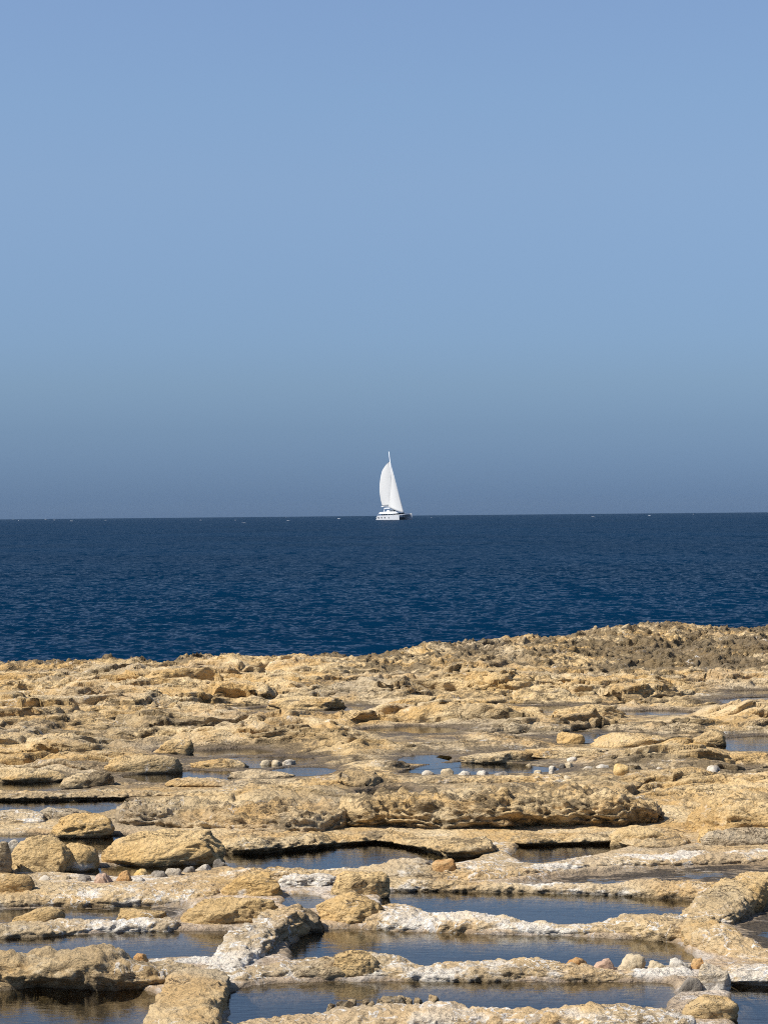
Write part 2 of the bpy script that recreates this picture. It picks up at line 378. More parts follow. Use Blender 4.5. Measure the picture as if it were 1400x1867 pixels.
# ------------------------------------------------------------------ pools (outlines at the pan water level)
# name -> (pixel outline, bed depth, algae, silt)
POOLS = [
    ('A', [(690, 1650), (700, 1622), (900, 1623), (1100, 1628), (1290, 1633), (1335, 1636), (1310, 1664), (1275, 1690), (1000, 1694), (850, 1690), (720, 1685)], .14, 0, .2),
    ('B', [(528, 1762), (520, 1722), (575, 1692), (700, 1697), (820, 1701), (1000, 1706), (1150, 1711), (1240, 1720), (1275, 1748), (1262, 1770), (900, 1773), (600, 1771)], .14, 0, .3),
    ('C', [(405, 1880), (412, 1806), (480, 1793), (700, 1788), (900, 1791), (1100, 1789), (1215, 1790), (1225, 1815), (1200, 1862), (900, 1868), (600, 1868)], .09, .35, .8),
    ('D', [(-260, 1790), (60, 1793), (262, 1794), (300, 1830), (280, 1920), (-260, 1920)], .06, 0, .9),
    ('G', [(-160, 1712), (60, 1710), (130, 1703), (300, 1698), (440, 1697), (470, 1712), (432, 1750), (250, 1756), (100, 1775), (-160, 1775)], .055, 0, .9),
    ('J', [(-160, 1650), (150, 1649), (350, 1644), (348, 1672), (330, 1688), (0, 1692), (-160, 1692)], .012, .7, .4),
    ('K', [(90, 1594), (170, 1582), (320, 1577), (405, 1574), (395, 1588), (300, 1600), (180, 1604)], .08, 0, .3),
    ('KL', [(-80, 1524), (60, 1522), (210, 1523), (250, 1526), (220, 1545), (180, 1572), (60, 1568), (-80, 1562)], .1, 0, .3),
    ('V', [(398, 1556), (420, 1548), (520, 1540), (600, 1532), (690, 1530), (760, 1538), (850, 1556), (885, 1562), (800, 1588), (560, 1594), (410, 1592)], .12, 0, .2),
    ('W', [(925, 1544), (1000, 1534), (1150, 1532), (1158, 1545), (1080, 1564), (1000, 1580), (935, 1576)], .1, 0, .3),
    ('PP', [(900, 1614), (1050, 1592), (1200, 1579), (1460, 1571), (1460, 1612), (1250, 1620), (1050, 1624)], .004, .8, .5),
    ('S', [(1325, 1705), (1345, 1672), (1385, 1648), (1460, 1622), (1540, 1640), (1540, 1755), (1420, 1748), (1365, 1732)], .006, .95, .2),
    ('T', [(1325, 1850), (1330, 1794), (1400, 1790), (1540, 1788), (1540, 1920), (1335, 1920)], .14, 0, .2),
    ('Q', [(500, 1655), (515, 1632), (590, 1632), (605, 1650), (550, 1668)], .06, 0, .6),
    ('m1', [(-100, 1460), (120, 1458), (245, 1458), (225, 1476), (150, 1492), (-100, 1495)], .1, 0, .3),
    ('m2', [(-100, 1428), (120, 1423), (200, 1428), (130, 1448), (-100, 1452)], .05, .1, .6),
    ('m3', [(220, 1415), (330, 1407), (450, 1409), (445, 1424), (330, 1430), (240, 1428)], .06, 0, .5),
    ('m4', [(410, 1385), (480, 1381), (570, 1383), (565, 1396), (480, 1400), (418, 1398)], .08, 0, .3),
    ('m5', [(488, 1404), (560, 1400), (615, 1403), (595, 1416), (520, 1419)], .08, 0, .3),
    ('m6', [(725, 1412), (800, 1393), (880, 1390), (960, 1397), (1040, 1402), (960, 1411), (830, 1413), (745, 1413)], .08, 0, .3),
    ('m7', [(735, 1381), (790, 1377), (825, 1383), (790, 1394), (740, 1394)], .08, 0, .3),
    ('m8', [(655, 1446), (700, 1437), (750, 1440), (735, 1456), (670, 1456)], .08, 0, .3),
    ('m9', [(1300, 1352), (1340, 1344), (1500, 1342), (1500, 1370), (1370, 1371), (1312, 1364)], .1, 0, .2),
    ('m10', [(930, 1292), (1000, 1286), (1050, 1292), (1000, 1303)], .08, 0, .3),
    ('m11', [(1300, 1276), (1370, 1272), (1470, 1274), (1470, 1284), (1330, 1285)], .08, 0, .3),
    ('m13', [(430, 1293), (560, 1286), (700, 1291), (560, 1302)], .06, 0, .4),
    ('m14', [(980, 1346), (1120, 1339), (1200, 1346), (1090, 1357)], .06, 0, .4),
    ('m15', [(850, 1379), (980, 1372), (1080, 1378), (950, 1389)], .06, 0, .4),
    ('m16', [(250, 1372), (420, 1366), (520, 1371), (400, 1382)], .05, 0, .5),
    ('m17', [(640, 1330), (760, 1324), (860, 1330), (760, 1339)], .06, 0, .4),
    ('m18', [(1080, 1300), (1180, 1295), (1290, 1299), (1180, 1308)], .06, 0, .4),
    ('m12', [(1325, 1262), (1400, 1259), (1440, 1264), (1350, 1269)], .08, 0, .3),
]
def chaikin(p, n=2):
    p = np.array(p, float)
    for _ in range(n):
        q = np.roll(p, -1, 0)
        p = np.stack([p * .75 + q * .25, p * .25 + q * .75], 1).reshape(-1, 2)
    return p
POOLW = []
for nm, pts, dep, alg, silt in POOLS:
    w_ = chaikin([ground(*q) for q in pts], 2)
    POOLW.append((nm, w_, dep, alg, silt))
def sdf_poly(x, y, poly):
    d = np.full(x.shape, 1e9); inside = np.zeros(x.shape, bool)
    n = len(poly)
    for i in range(n):
        ax, ay = poly[i]; bx, by = poly[(i + 1) % n]
        ex, ey = bx - ax, by - ay
        t = np.clip(((x - ax) * ex + (y - ay) * ey) / (ex * ex + ey * ey + 1e-12), 0, 1)
        d = np.minimum(d, (x - ax - t * ex) ** 2 + (y - ay - t * ey) ** 2)
        c = ((ay > y) != (by > y))
        with np.errstate(divide='ignore', invalid='ignore'):
            xin = (bx - ax) * (y - ay) / (by - ay + 1e-15) + ax
        inside ^= (c & (x < xin))
    return np.where(inside, -1, 1) * np.sqrt(d)

# shoreline: where the shelf breaks off to the sea
EDGE_PX = [(-250, 1200, .78), (0, 1197, .78), (65, 1197, .78), (200, 1187, .8), (245, 1190, .8), (300, 1200, .76), (345, 1194, .8), (430, 1186, .8), (455, 1196, .75), (500, 1190, .78),
           (600, 1176, .85), (660, 1186, .8), (700, 1180, .82), (780, 1166, .85), (880, 1160, .85), (960, 1150, .86), (1080, 1141, .88), (1180, 1131, .9), (1300, 1134, .9), (1400, 1130, .9), (1700, 1124, .9)]
EU, EY, EZ = [], [], []
for px, py, z in EDGE_PX:
    gx, gy = ground(px, py, z); EU.append(gx / gy); EY.append(gy); EZ.append(z)
def shore(x, y):
    u = x / np.maximum(y, 1.0)
    return np.interp(u, EU, EY), np.interp(u, EU, EZ)

def terrain(x, y):
    """height and surface attributes of the rock shelf"""
    x = np.asarray(x, np.float64); y = np.asarray(y, np.float64)
    ey, ez = shore(x, y)
    ey = ey + 0.5 * pn2(x * 1.3, y * 0, 5) + 0.25 * pn2(x * 4.0, y * 0, 6)
    u = x / np.maximum(y, 1)
    wx = x + 0.22 * pn2(x * 1.1, y * 1.1, 1) + 0.07 * pn2(x * 4, y * 4, 2)
    wy = y + 0.22 * pn2(x * 1.1, y * 1.1, 3) + 0.07 * pn2(x * 4, y * 4, 4)
    sd = np.full(x.shape, 9.0); dep = np.zeros(x.shape); alg = np.zeros(x.shape); silt = np.zeros(x.shape)
    ex = x + 0.05 * pn2(x * 3, y * 3, 11) + 0.02 * pn2(x * 11, y * 11, 12); eyy = y + 0.05 * pn2(x * 3, y * 3, 13) + 0.02 * pn2(x * 11, y * 11, 14)
    farp = sstep(17.0, 19.0, y)
    ex = ex + farp * (0.10 * pn2(x * 1.6, y * 1.6, 15)); eyy = eyy + farp * (0.13 * pn2(x * 2.1, y * 2.1, 16) + 0.06 * pn2(x * 6, y * 6, 17))
    sdf_ = np.full(x.shape, 9.0)
    for nm, poly, d_, a_, s_ in POOLW:
        lo = poly.min(0) - 1.6; hi = poly.max(0) + 1.6
        m = (x > lo[0]) & (x < hi[0]) & (y > lo[1]) & (y < hi[1])
        if not m.any(): continue
        s = sdf_poly(ex[m], eyy[m], poly)
        cur = sd[m]; b = s < cur
        if nm[0] == 'm':
            for sh in (0.35, 0.8, 1.2):
                sdf_[m] = np.minimum(sdf_[m], sdf_poly(ex[m], eyy[m] + sh, poly))
        sd[m] = np.where(b, s, cur)
        for arr, v in ((dep, d_), (alg, a_), (silt, s_)):
            c_ = arr[m]; arr[m] = np.where(b, v, c_)
    far = sstep(17.0, 22.0, y)
    # lumps
    l1 = np.abs(pn2(wx / 1.15, wy / 1.0, 21)); l2 = np.abs(pn2(wx / 0.46, wy / 0.42, 22)); l3 = np.abs(pn2(wx / .18, wy / .18, 23))
    l4 = fbm2(wx / .07, wy / .07, 24, 2)
    mac = fbm2(wx / 3.6, wy / 2.0, 25, 3)
    def ledges(v, st, a):
        q = v / st; fl = np.floor(q); return (fl + sstep(a, 1.0, q - fl)) * st
    terr = ledges(mac * 0.14 + 0.07 * pn2(wx / 1.1, wy / .6, 26) + 0.025 * pn2(wx / .3, wy / .25, 27), 0.06, 0.85)
    ter2 = ledges(0.08 * l1 ** 0.8 + 0.06 * pn2(wx / .45, wy / .3, 28) + 0.025 * l3, 0.03, 0.82)
    vx = wx + 0.10 * pn2(wx * 3.1, wy * 3.1, 29); vy = wy + 0.10 * pn2(wx * 3.1, wy * 3.1, 30)
    id1, e1 = wor2e(vx / 2.3, vy / 0.95, 7); id2, e2 = wor2e(vx / .85, vy / .42, 9)
    slab = 0.13 * id1 * sstep(0.0, 0.10, e1) + 0.05 * sstep(0.0, 0.5, e1) ** 0.7 + 0.055 * id2 * sstep(0, .12, e2) + 0.03 * sstep(0, .5, e2) ** .7
    slab -= 0.07 * sstep(.07, 0, e1) * (pn2(wx * .8, wy * .8, 35) > -.2)
    led = np.maximum(terr + 0.06, 0) * 1.25 + slab * 1.1
    h = 0.02 + 1.25 * terr + 0.6 * ter2 + 1.1 * slab + 0.05 * l1 ** 0.8 + 0.045 * l2 + 0.034 * l3 + 0.016 * l4
    # solution hollows
    f1, idv = wor2(wx / 0.55, wy / 0.5, 3)
    h -= np.where(idv > 0.62, 0.14 * sstep(0.30, 0.12, f1), 0)
    # rough karst on the seaward rim
    rz = np.clip(sstep(31.0, 33.8, y + 0.8 * pn2(x * .7, y * .7, 31)) * sstep(-0.07, 0.02, u) + sstep(1.6, 0.3, ey - y), 0, 1)
    rg1 = 1 - np.abs(pn2(wx / .75, wy / .75, 32)) * 1.6; rg2 = 1 - np.abs(pn2(wx / .3, wy / .3, 33)) * 1.6; rg3 = 1 - np.abs(pn2(wx / .12, wy / .12, 34)) * 1.6
    kar = 0.03 + 0.16 * mac + 0.12 * np.clip(rg1, 0, 1) ** 2 + 0.09 * np.clip(rg2, 0, 1) ** 2 + 0.06 * np.clip(rg3, 0, 1) ** 2 + 0.02 * l4 + 0.10 * np.abs(pn2(wx / 1.4, wy / 1.4, 36))
    rise = sstep(ey - 9, ey - 0.5, y) * (ez - P - 0.2)
    h = h * (1 - rz) + kar * rz + rise
    # calmer ground round the pans
    near = np.minimum(sstep(0.0, 1.3 - 0.35 * farp, sd), sstep(-.1, 0.45, sdf_))
    fg = 0.14 + 0.40 * sstep(17.0, 18.8, y) + 0.14 * sstep(20.5, 25.0, y)
    amp = fg * (0.05 + 0.95 * near)
    h = 0.012 + 0.013 * (1 - far) + np.maximum(h - 0.02, -0.05) * amp
    lean = led * amp * (1 - rz) + 0.5 * kar * rz
    z = P + h
    sd = sd - 0.05 * farp
    e = sstep(0.03, -0.05, sd)
    bedz = P - dep * sstep(0.02, -0.22, sd) - np.where(dep > 0.02, 0.022, 0.004) + 0.010 * fbm2(x * 2.2, y * 3.2, 41, 4, .6)
    z = z * (1 - e) + bedz * e
    z = z - sstep(-0.1, 1.0, y - ey) * 1.0 - sstep(0.8, 3.0, y - ey) * 1.2
    dark = (0.60 + 0.5 * pn2(x * 1.3, y * 1.3, 52)) * rz + 0.5 * sstep(0.45, 0.0, sd) * farp + 0.25 * farp * sstep(24, 20, y) + 0.45 * sstep(.15, -.15, mac) * far
    saltv = sstep(18.5, 13.5, y) * sstep(0.6, 0.1, sd) * 0.55
    tone = 0.7 * pn2(x * .6, y * .6, 51) - 0.45 * sstep(0.5, 0.05, sd) * far
    silt = silt * sstep(0.10, -0.03, sd)
    silt = np.maximum(silt, sstep(14.8, 13.8, y) * sstep(.5, .2, sd) * .55)
    alg = alg * sstep(0.0, -0.12, sd)
    return z, lean, dict(dark=dark, salt=saltv, tone=tone, silt=silt, algae=alg)

NR, NC = 1060, 740
tt = np.linspace(9.4 ** -0.5, 48.0 ** -0.5, NR)
yr = np.concatenate([np.linspace(3.0, 9.3, 14), tt ** -2])
ur = np.linspace(-0.235, 0.235, NC)
YY, UU = np.meshgrid(yr, ur, indexing='ij'); XX = UU * (YY + 4)
ZZ, HH, AT = terrain(XX, YY)
ov = np.clip(HH, 0, 0.4) * (1.5 + 0.7 * pn2(XX * 1.7, YY * 1.7, 61))
Y2 = YY - np.clip(ov, 0, 1) * sstep(17, 20, YY)
verts = np.stack([XX, Y2, ZZ], -1).reshape(-1, 3)
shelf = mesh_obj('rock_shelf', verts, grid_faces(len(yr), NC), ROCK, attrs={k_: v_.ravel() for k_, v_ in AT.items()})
tag(shelf, 'pitted golden limestone shelf running out to the sea', kind='structure')
def gz(x, y):
    return float(terrain(np.array([x]), np.array([y]))[0][0])

for i, (nm, poly, d_, a_, s_) in enumerate(POOLW):
    c = poly.mean(0)
    dirs = poly - c; L = np.linalg.norm(dirs, axis=1)[:, None]
    n_ = len(poly); tn = np.roll(poly, -1, 0) - np.roll(poly, 1, 0); tn /= np.linalg.norm(tn, axis=1)[:, None] + 1e-9
    nrm = np.stack([tn[:, 1], -tn[:, 0]], 1)
    area = 0.5 * np.sum(poly[:, 0] * np.roll(poly[:, 1], -1) - np.roll(poly[:, 0], -1) * poly[:, 1])
    if area < 0: nrm = -nrm
    ring = poly + nrm * (0.45 if nm[0] == 'm' else 0.07)
    if area < 0: ring = ring[::-1]
    zz = P + 0.0013 * (i % 7) if d_ > 0.02 else P - 0.011
    o = mesh_obj('salt_pool', np.column_stack([ring, np.full(len(ring), zz)]), [list(range(len(ring)))], BRINE, smooth=False)
    tag(o, kind='structure')

# ------------------------------------------------------------------ sea with the earth's curvature
nr, nc = 520, 350
tt = np.linspace(1 / 36.0, 1 / 9000.0, nr); yr = 1 / tt
ur = np.concatenate([np.linspace(-1.2, -0.32, 30)[:-1], np.linspace(-0.32, 0.32, nc - 60), np.linspace(0.32, 1.2, 30)[1:]])
nc = len(ur)
YY, UU = np.meshgrid(yr, ur, indexing='ij'); XX = UU * YY
D = np.hypot(XX, YY)
rs = np.random.RandomState(5)
wz = np.zeros_like(XX)
for i in range(26):
    lam = 0.5 * (2.4 / 0.5) ** (i / 25.0); th = -1.9 + rs.normal() * 0.55; ph = rs.rand() * 6.28
    kx, ky = math.cos(th) * 2 * math.pi / lam, math.sin(th) * 2 * math.pi / lam
    jit = 0.8 * pn2(XX / (lam * 3.5), YY / (lam * 3.5), i)
    s = np.sin(kx * XX + ky * YY + ph + 2.5 * jit)
    cell = np.maximum(YY ** 2 * (tt[0] - tt[1]), 0.01)
    fade = np.clip(lam / (2.5 * cell), 0, 1) ** 2
    wz += 0.0085 * lam ** 0.65 * (1 - np.abs(s) * 1.3) * fade
ZZ = wz - D ** 2 / (2 * R_EARTH)
sea = mesh_obj('sea', np.stack([XX, YY, ZZ], -1).reshape(-1, 3), grid_faces(nr, nc), SEA)
tag(sea, 'deep blue choppy sea out to the horizon', kind='structure')
#@@REST@@

# ------------------------------------------------------------------ pan walls and ledges
def catmull(p, ds):
    p = np.asarray(p, float); n = len(p)
    e = np.vstack([2 * p[0] - p[1], p, 2 * p[-1] - p[-2]])
    out = []
    for i in range(n - 1):
        a, b, c, d = e[i:i + 4]
        m = max(2, int(np.linalg.norm(c[:2] - b[:2]) / ds))
        t = (np.arange(m) / m)[:, None]
        out.append(0.5 * ((2 * b) + (-a + c) * t + (2 * a - 5 * b + 4 * c - d) * t ** 2 + (-a + 3 * b - 3 * c + d) * t ** 3))
    out.append(p[-1:])
    return np.vstack(out)
def build_wall(name, label, cat, ctr, seed, rough=1.0, tone=0, dark=0, under=0.0, holes=(), group=None, ds=0.0105, m=50, boxy=0.62, crag=0.012):
    """ctr rows: x, y, height, width, salt - a solid ridge swept along its centre line"""
    c = catmull(ctr, ds); n = len(c)
    tg = np.gradient(c[:, :2], axis=0); tg /= np.linalg.norm(tg, axis=1)[:, None] + 1e-9
    nr_ = np.stack([tg[:, 1], -tg[:, 0]], 1)            # to the viewer's side for a wall running left to right
    L = np.concatenate([[0], np.cumsum(np.linalg.norm(np.diff(c[:, :2], axis=0), axis=1))])
    hgt = np.maximum(c[:, 2], 0.02); wid = np.maximum(c[:, 3], 0.08)
    endd = np.minimum(L, L[-1] - L); capw = wid * 0.45
    cap = np.sqrt(np.clip(1 - np.clip(1 - endd / capw, 0, 1) ** 2, 0.0, 1))
    th = np.linspace(0, math.pi, m)
    ca = np.sign(np.cos(th)) * np.abs(np.cos(th)) ** boxy; sa = np.sin(th) ** boxy
    prof_a = np.concatenate([[1.0, 1.0], ca, [-1.0, -1.0]]); prof_z = np.concatenate([[-1.6, -0.7], sa, [-0.7, -1.6]])
    M = len(prof_a)
    A = prof_a[None, :] * (wid * 0.5 * cap)[:, None]
    Zr = np.where(prof_z[None, :] > 0, prof_z[None, :] * (hgt * (0.35 + 0.65 * cap))[:, None], prof_z[None, :] * 0.11)
    X = c[:, 0:1] + nr_[:, 0:1] * A; Y = c[:, 1:2] + nr_[:, 1:2] * A; Z = P + Zr
    # displacement along an approximate outward normal
    na = np.where(prof_z > 0, prof_a, np.sign(prof_a)) * 0.9; nz = np.clip(prof_z, 0, 1)
    so = seed * 3.7
    big = fbm3(X / .34 + so, Y / .34, Z / .2, 3); mid = np.abs(pn3(X / .11 + so, Y / .11, Z / .07)); fine = fbm3(X / .035 + so, Y / .035, Z / .03, 2)
    cr = 0
    if crag:
        cr = crag * (ledge_q(Z + 0.05 * fbm3(X / .3, Y / .3 + so, Z / .3, 2), 0.045) + 0.7 * np.abs(pn3(X / .2, Y / .2 + so, Z / .1)))
    scl = np.minimum(hgt, 0.16)[:, None]
    pit = (1 - np.abs(pn3(X / .085 + so, Y / .085, Z / .06)) * 2.4).clip(0, 1) ** 3; pit2 = (1 - np.abs(pn3(X / .19, Y / .19 + so, Z / .1)) * 2.6).clip(0, 1) ** 3
    cr = cr - rough * (0.009 * pit + 0.015 * pit2)
    dsp = rough * (scl * 0.32 * big - scl * .05 + scl * 0.26 * (mid - .3) + 0.013 * fine) + 0.008 + cr
    X = X + nr_[:, 0:1] * na[None] * dsp; Y = Y + nr_[:, 1:2] * na[None] * dsp
    Z = Z + np.where(prof_z[None] > 0, nz[None] * dsp * 0.8, 0)
    if under:                                            # undercut foot on the viewer's side
        f = under * sstep(0.55, 0.0, (Z - P) / hgt[:, None]) * (prof_a[None] > 0) * (1 + 0.8 * pn3(X / .25, Y / .25, Z * 0 + so))
        X -= nr_[:, 0:1] * f; Y -= nr_[:, 1:2] * f
    for hx, hy, hr, hd in holes:
        q = np.hypot((X - hx), (Y - hy) * .7) * (1 + .35 * pn3(X / .15, Y / .15, Z * 0))
        Z = Z - np.where(prof_z[None] > 0, hd * sstep(hr, hr * .65, q), 0)
    V = np.stack([X, Y, Z], -1).reshape(-1, 3)
    salt = np.repeat(c[:, 4], M); slt = salt * 0.9
    tn_ = tone + 0.5 * fbm3(V[:, 0] * 1.1, V[:, 1] * 1.1, V[:, 2] * 2 + so, 2)
    fcs = grid_faces(n, M)[:, ::-1]
    return tag(mesh_obj(name, V, fcs, ROCK, attrs=dict(salt=slt, tone=tn_, dark=dark)), label, cat, group)
def ledge_q(z, st):
    q = z / st; f = q - np.floor(q)
    return np.abs(f - 0.5) - 0.25
def front_wall(name, label, cat, rows, seed, **kw):
    """rows: pixel x, pixel y of the front foot, pixel y of the crest, width in metres, salt"""
    out = []
    for x, yb, yt, w, sl in rows:
        gx, gy = ground(x, yb); yc = gy + w * 0.5
        h = height_at(x, yt, gy + 0.82 * w) - P
        while h < 0.05 and w > 0.16:
            w *= 0.92; yc = gy + w * 0.5; h = height_at(x, yt, gy + 0.82 * w) - P
        h = max(0.035, h)
        out.append((gx * yc / gy, yc, h, w, sl))
    return build_wall(name, label, cat, out, seed, **kw)
def mid_wall(name, label, cat, rows, seed, **kw):
    """rows: pixel x, y of the centre line on the ground, height, width, salt"""
    out = []
    for x, y, h, w, sl in rows:
        gx, gy = ground(x, y); out.append((gx, gy, h, w, sl))
    return build_wall(name, label, cat, out, seed, **kw)
PW = 'salt_pan_rim'
front_wall(PW, 'salt-crusted wall between the two large blue pans, low in its middle', 'pan wall',
    [(655, 1690, 1640, .5, .1), (720, 1697, 1652, .4, .8), (780, 1700, 1666, .32, .9), (860, 1702, 1663, .34, .95), (960, 1705, 1681, .26, .9), (1070, 1708, 1687, .26, .7), (1150, 1712, 1668, .38, .3), (1220, 1718, 1665, .42, .5), (1285, 1722, 1676, .45, .9)], 1)
front_wall(PW, 'long low wall carrying a row of pale stones at its right end', 'pan wall',
    [(410, 1800, 1770, .35, .8), (520, 1791, 1751, .35, .5), (600, 1789, 1742, .3, .1), (650, 1788, 1734, .34, .1), (700, 1789, 1744, .32, .5), (770, 1791, 1758, .28, .9), (850, 1791, 1749, .33, .5), (950, 1791, 1748, .33, .3), (1060, 1791, 1762, .35, .7), (1160, 1790, 1766, .35, .8), (1265, 1788, 1764, .35, .9)], 2)
front_wall(PW, 'white veined wall along the bottom edge topped with brown rubble', 'pan wall',
    [(420, 1915, 1868, .3, .4), (540, 1896, 1850, .3, .7), (620, 1892, 1840, .33, .8), (720, 1890, 1828, .34, .9), (800, 1890, 1826, .34, 1), (850, 1890, 1834, .28, 1), (960, 1890, 1834, .28, .8), (1060, 1890, 1828, .33, .4), (1160, 1888, 1835, .33, .8), (1270, 1884, 1840, .33, 1)], 3)
front_wall('rock_ledge', 'pitted pale ledge with a black undercut above the bottom left pool', 'rock ledge',
    [(-120, 1810, 1728, .46, .1), (20, 1810, 1729, .46, .1), (110, 1810, 1730, .44, .1), (190, 1810, 1727, .44, .1), (245, 1808, 1746, .42, .2), (310, 1803, 1757, .40, .2), (400, 1797, 1763, .36, .5), (455, 1787, 1759, .32, .7)], 4, under=.05, rough=1.15, dark=.25, tone=-.1)
mid_wall(PW, 'thick pale block wall running towards the viewer at bottom left', 'pan wall',
    [(372, 1797, .10, .30, .2), (352, 1835, .105, .32, .0), (330, 1885, .105, .35, .0), (318, 1925, .10, .35, .0)], 5, rough=.7, boxy=.42, tone=-.15)
front_wall(PW, 'thin white rim along the near side of the left pool', 'pan wall',
    [(262, 1770, 1749, .2, .7), (350, 1766, 1747, .2, .8), (440, 1762, 1744, .22, 1)], 6, rough=.8)
mid_wall(PW, 'salt-streaked wall slanting up from the long low wall to a dark rock', 'pan wall',
    [(405, 1772, .05, .24, .9), (455, 1738, .10, .28, .8), (498, 1710, .14, .3, .6), (530, 1686, .12, .28, .3)], 7, rough=1.3)
front_wall(PW, 'pale wall behind the upper large blue pan', 'pan wall',
    [(690, 1625, 1596, .4, .3), (800, 1626, 1602, .3, .3), (900, 1627, 1610, .28, .6), (1000, 1629, 1611, .28, .7), (1100, 1632, 1611, .3, .6), (1180, 1637, 1605, .34, .4), (1250, 1641, 1608, .34, .4), (1340, 1647, 1610, .36, .2)], 8)
mid_wall(PW, 'broad golden block at the right end of the upper pan', 'pan wall',
    [(1275, 1692, .06, .30, .7), (1308, 1670, .10, .34, .2), (1342, 1650, .13, .36, .0), (1372, 1632, .12, .36, .0), (1405, 1612, .07, .36, .5)], 9, rough=.9, boxy=.55, tone=.6)
mid_wall(PW, 'golden wall curving down to the right edge below the dark pool', 'pan wall',
    [(1262, 1690, .06, .32, .8), (1275, 1712, .115, .28, .1), (1310, 1733, .10, .27, .3), (1370, 1750, .055, .27, .7), (1480, 1766, .05, .27, .8)], 10)
front_wall(PW, 'white topped wall with black undercut at the bottom right corner', 'pan wall',
    [(1285, 1802, 1764, .28, .8), (1350, 1803, 1760, .28, 1), (1420, 1803, 1759, .28, 1), (1520, 1803, 1757, .28, 1)], 11, under=.1, rough=.7, boxy=.45)
front_wall('rock_ledge', 'long broad ledge of layered limestone across the right half', 'rock ledge',
    [(600, 1522, 1462, .7, 0), (700, 1519, 1444, .8, 0), (800, 1521, 1446, .85, 0), (900, 1521, 1436, .85, 0), (1000, 1519, 1432, .85, 0), (1100, 1519, 1438, .8, 0), (1160, 1520, 1444, .75, 0), (1202, 1522, 1448, .7, 0)],
    12, rough=1.7, under=.12, crag=.085, ds=.017, m=72, boxy=.62, dark=.5)
front_wall('rock_ledge', 'massive golden ledge at the right edge beyond the dark notch', 'rock ledge',
    [(1250, 1527, 1458, .75, 0), (1285, 1530, 1446, .85, 0), (1330, 1532, 1436, .95, 0), (1400, 1534, 1434, .95, 0), (1560, 1534, 1434, .95, 0)],
    23, rough=1.3, crag=.05, ds=.017, m=72, boxy=.75, dark=.2, tone=.2)
front_wall('rock_ledge', 'grey rubbly ledge left of the broad layered ledge', 'rock ledge',
    [(205, 1510, 1482, .5, .3), (255, 1513, 1459, .7, .3), (320, 1514, 1455, .9, .1), (400, 1521, 1468, 1.0, 0), (500, 1526, 1460, 1.0, 0), (640, 1529, 1458, 1.1, 0)], 13, rough=1.8, crag=.09, ds=.017, m=60, boxy=.7, tone=-.2, dark=.38)
front_wall('rock_ledge', 'low shelf with a dark wet face above the middle blue pool', 'rock ledge',
    [(400, 1563, 1524, .5, 0), (480, 1558, 1518, .55, 0), (560, 1550, 1514, .55, 0), (640, 1542, 1522, .5, .1), (700, 1539, 1515, .5, .2), (770, 1549, 1527, .5, .1), (850, 1567, 1523, .5, 0), (905, 1570, 1526, .5, .1)], 14, rough=1.2, under=.07, dark=.4)
front_wall('rock_ledge', 'low shelf with a dark face above the small right pool', 'rock ledge',
    [(920, 1547, 1523, .5, 0), (1000, 1543, 1520, .5, 0), (1080, 1541, 1519, .5, 0), (1160, 1546, 1510, .5, 0), (1225, 1562, 1528, .5, .2)], 15, rough=1.2, under=.08, dark=.35)
front_wall(PW, 'wall of the middle blue pool with crusted salt on its near side', 'pan wall',
    [(395, 1608, 1582, .5, .7), (500, 1606, 1581, .5, .3), (600, 1606, 1583, .5, .5), (690, 1610, 1578, .5, .3), (740, 1610, 1566, .5, .4), (800, 1610, 1576, .5, .4), (870, 1612, 1572, .6, .6), (960, 1610, 1582, .5, .8)], 16)
front_wall(PW, 'broad white-streaked wall behind the black algae strip on the right', 'pan wall',
    [(930, 1604, 1584, .4, 1), (1050, 1590, 1566, .6, 1), (1120, 1584, 1556, .7, .9), (1220, 1580, 1554, .7, .8), (1320, 1576, 1552, .7, .8), (1500, 1572, 1548, .7, .8)], 17, rough=.9)
front_wall(PW, 'flat crusted ridge behind the dark left pool, pebbles along its far side', 'pan wall',
    [(-120, 1653, 1612, .7, .3), (60, 1652, 1610, .7, .3), (150, 1652, 1618, .6, .5), (250, 1650, 1610, .6, .7), (340, 1647, 1604, .7, .4), (415, 1642, 1600, .7, .4)], 18)
front_wall(PW, 'grey plastered wall behind the left pool', 'pan wall',
    [(-120, 1713, 1684, .35, .3), (40, 1712, 1678, .35, .3), (130, 1706, 1676, .3, .9), (200, 1702, 1677, .28, 1), (330, 1699, 1675, .28, 1)], 19)
front_wall(PW, 'thin stone strip behind the far left blue pool', 'pan wall',
    [(-120, 1461, 1441, .32, .2), (60, 1461, 1442, .32, .2), (130, 1460, 1446, .28, .2), (200, 1459, 1442, .33, .1), (300, 1457, 1442, .36, 0), (430, 1456, 1443, .36, 0)], 20, dark=.3, under=.05)
front_wall(PW, 'rock strip rising to a rounded hump in front of the small far pools', 'pan wall',
    [(300, 1441, 1420, .4, .1), (350, 1440, 1417, .4, .1), (430, 1441, 1424, .4, .0), (520, 1443, 1425, .4, 0), (600, 1442, 1410, .5, 0), (640, 1442, 1401, .5, 0), (668, 1446, 1420, .4, .1)], 21, dark=.25, under=.05)
front_wall(PW, 'narrow stony rim on the near side of the far middle pool', 'pan wall',
    [(690, 1437, 1421, .3, .2), (760, 1434, 1419, .3, .2), (850, 1433, 1417, .3, .2), (950, 1432, 1414, .35, .1), (1050, 1430, 1412, .4, .1)], 22, dark=.3, under=.04)

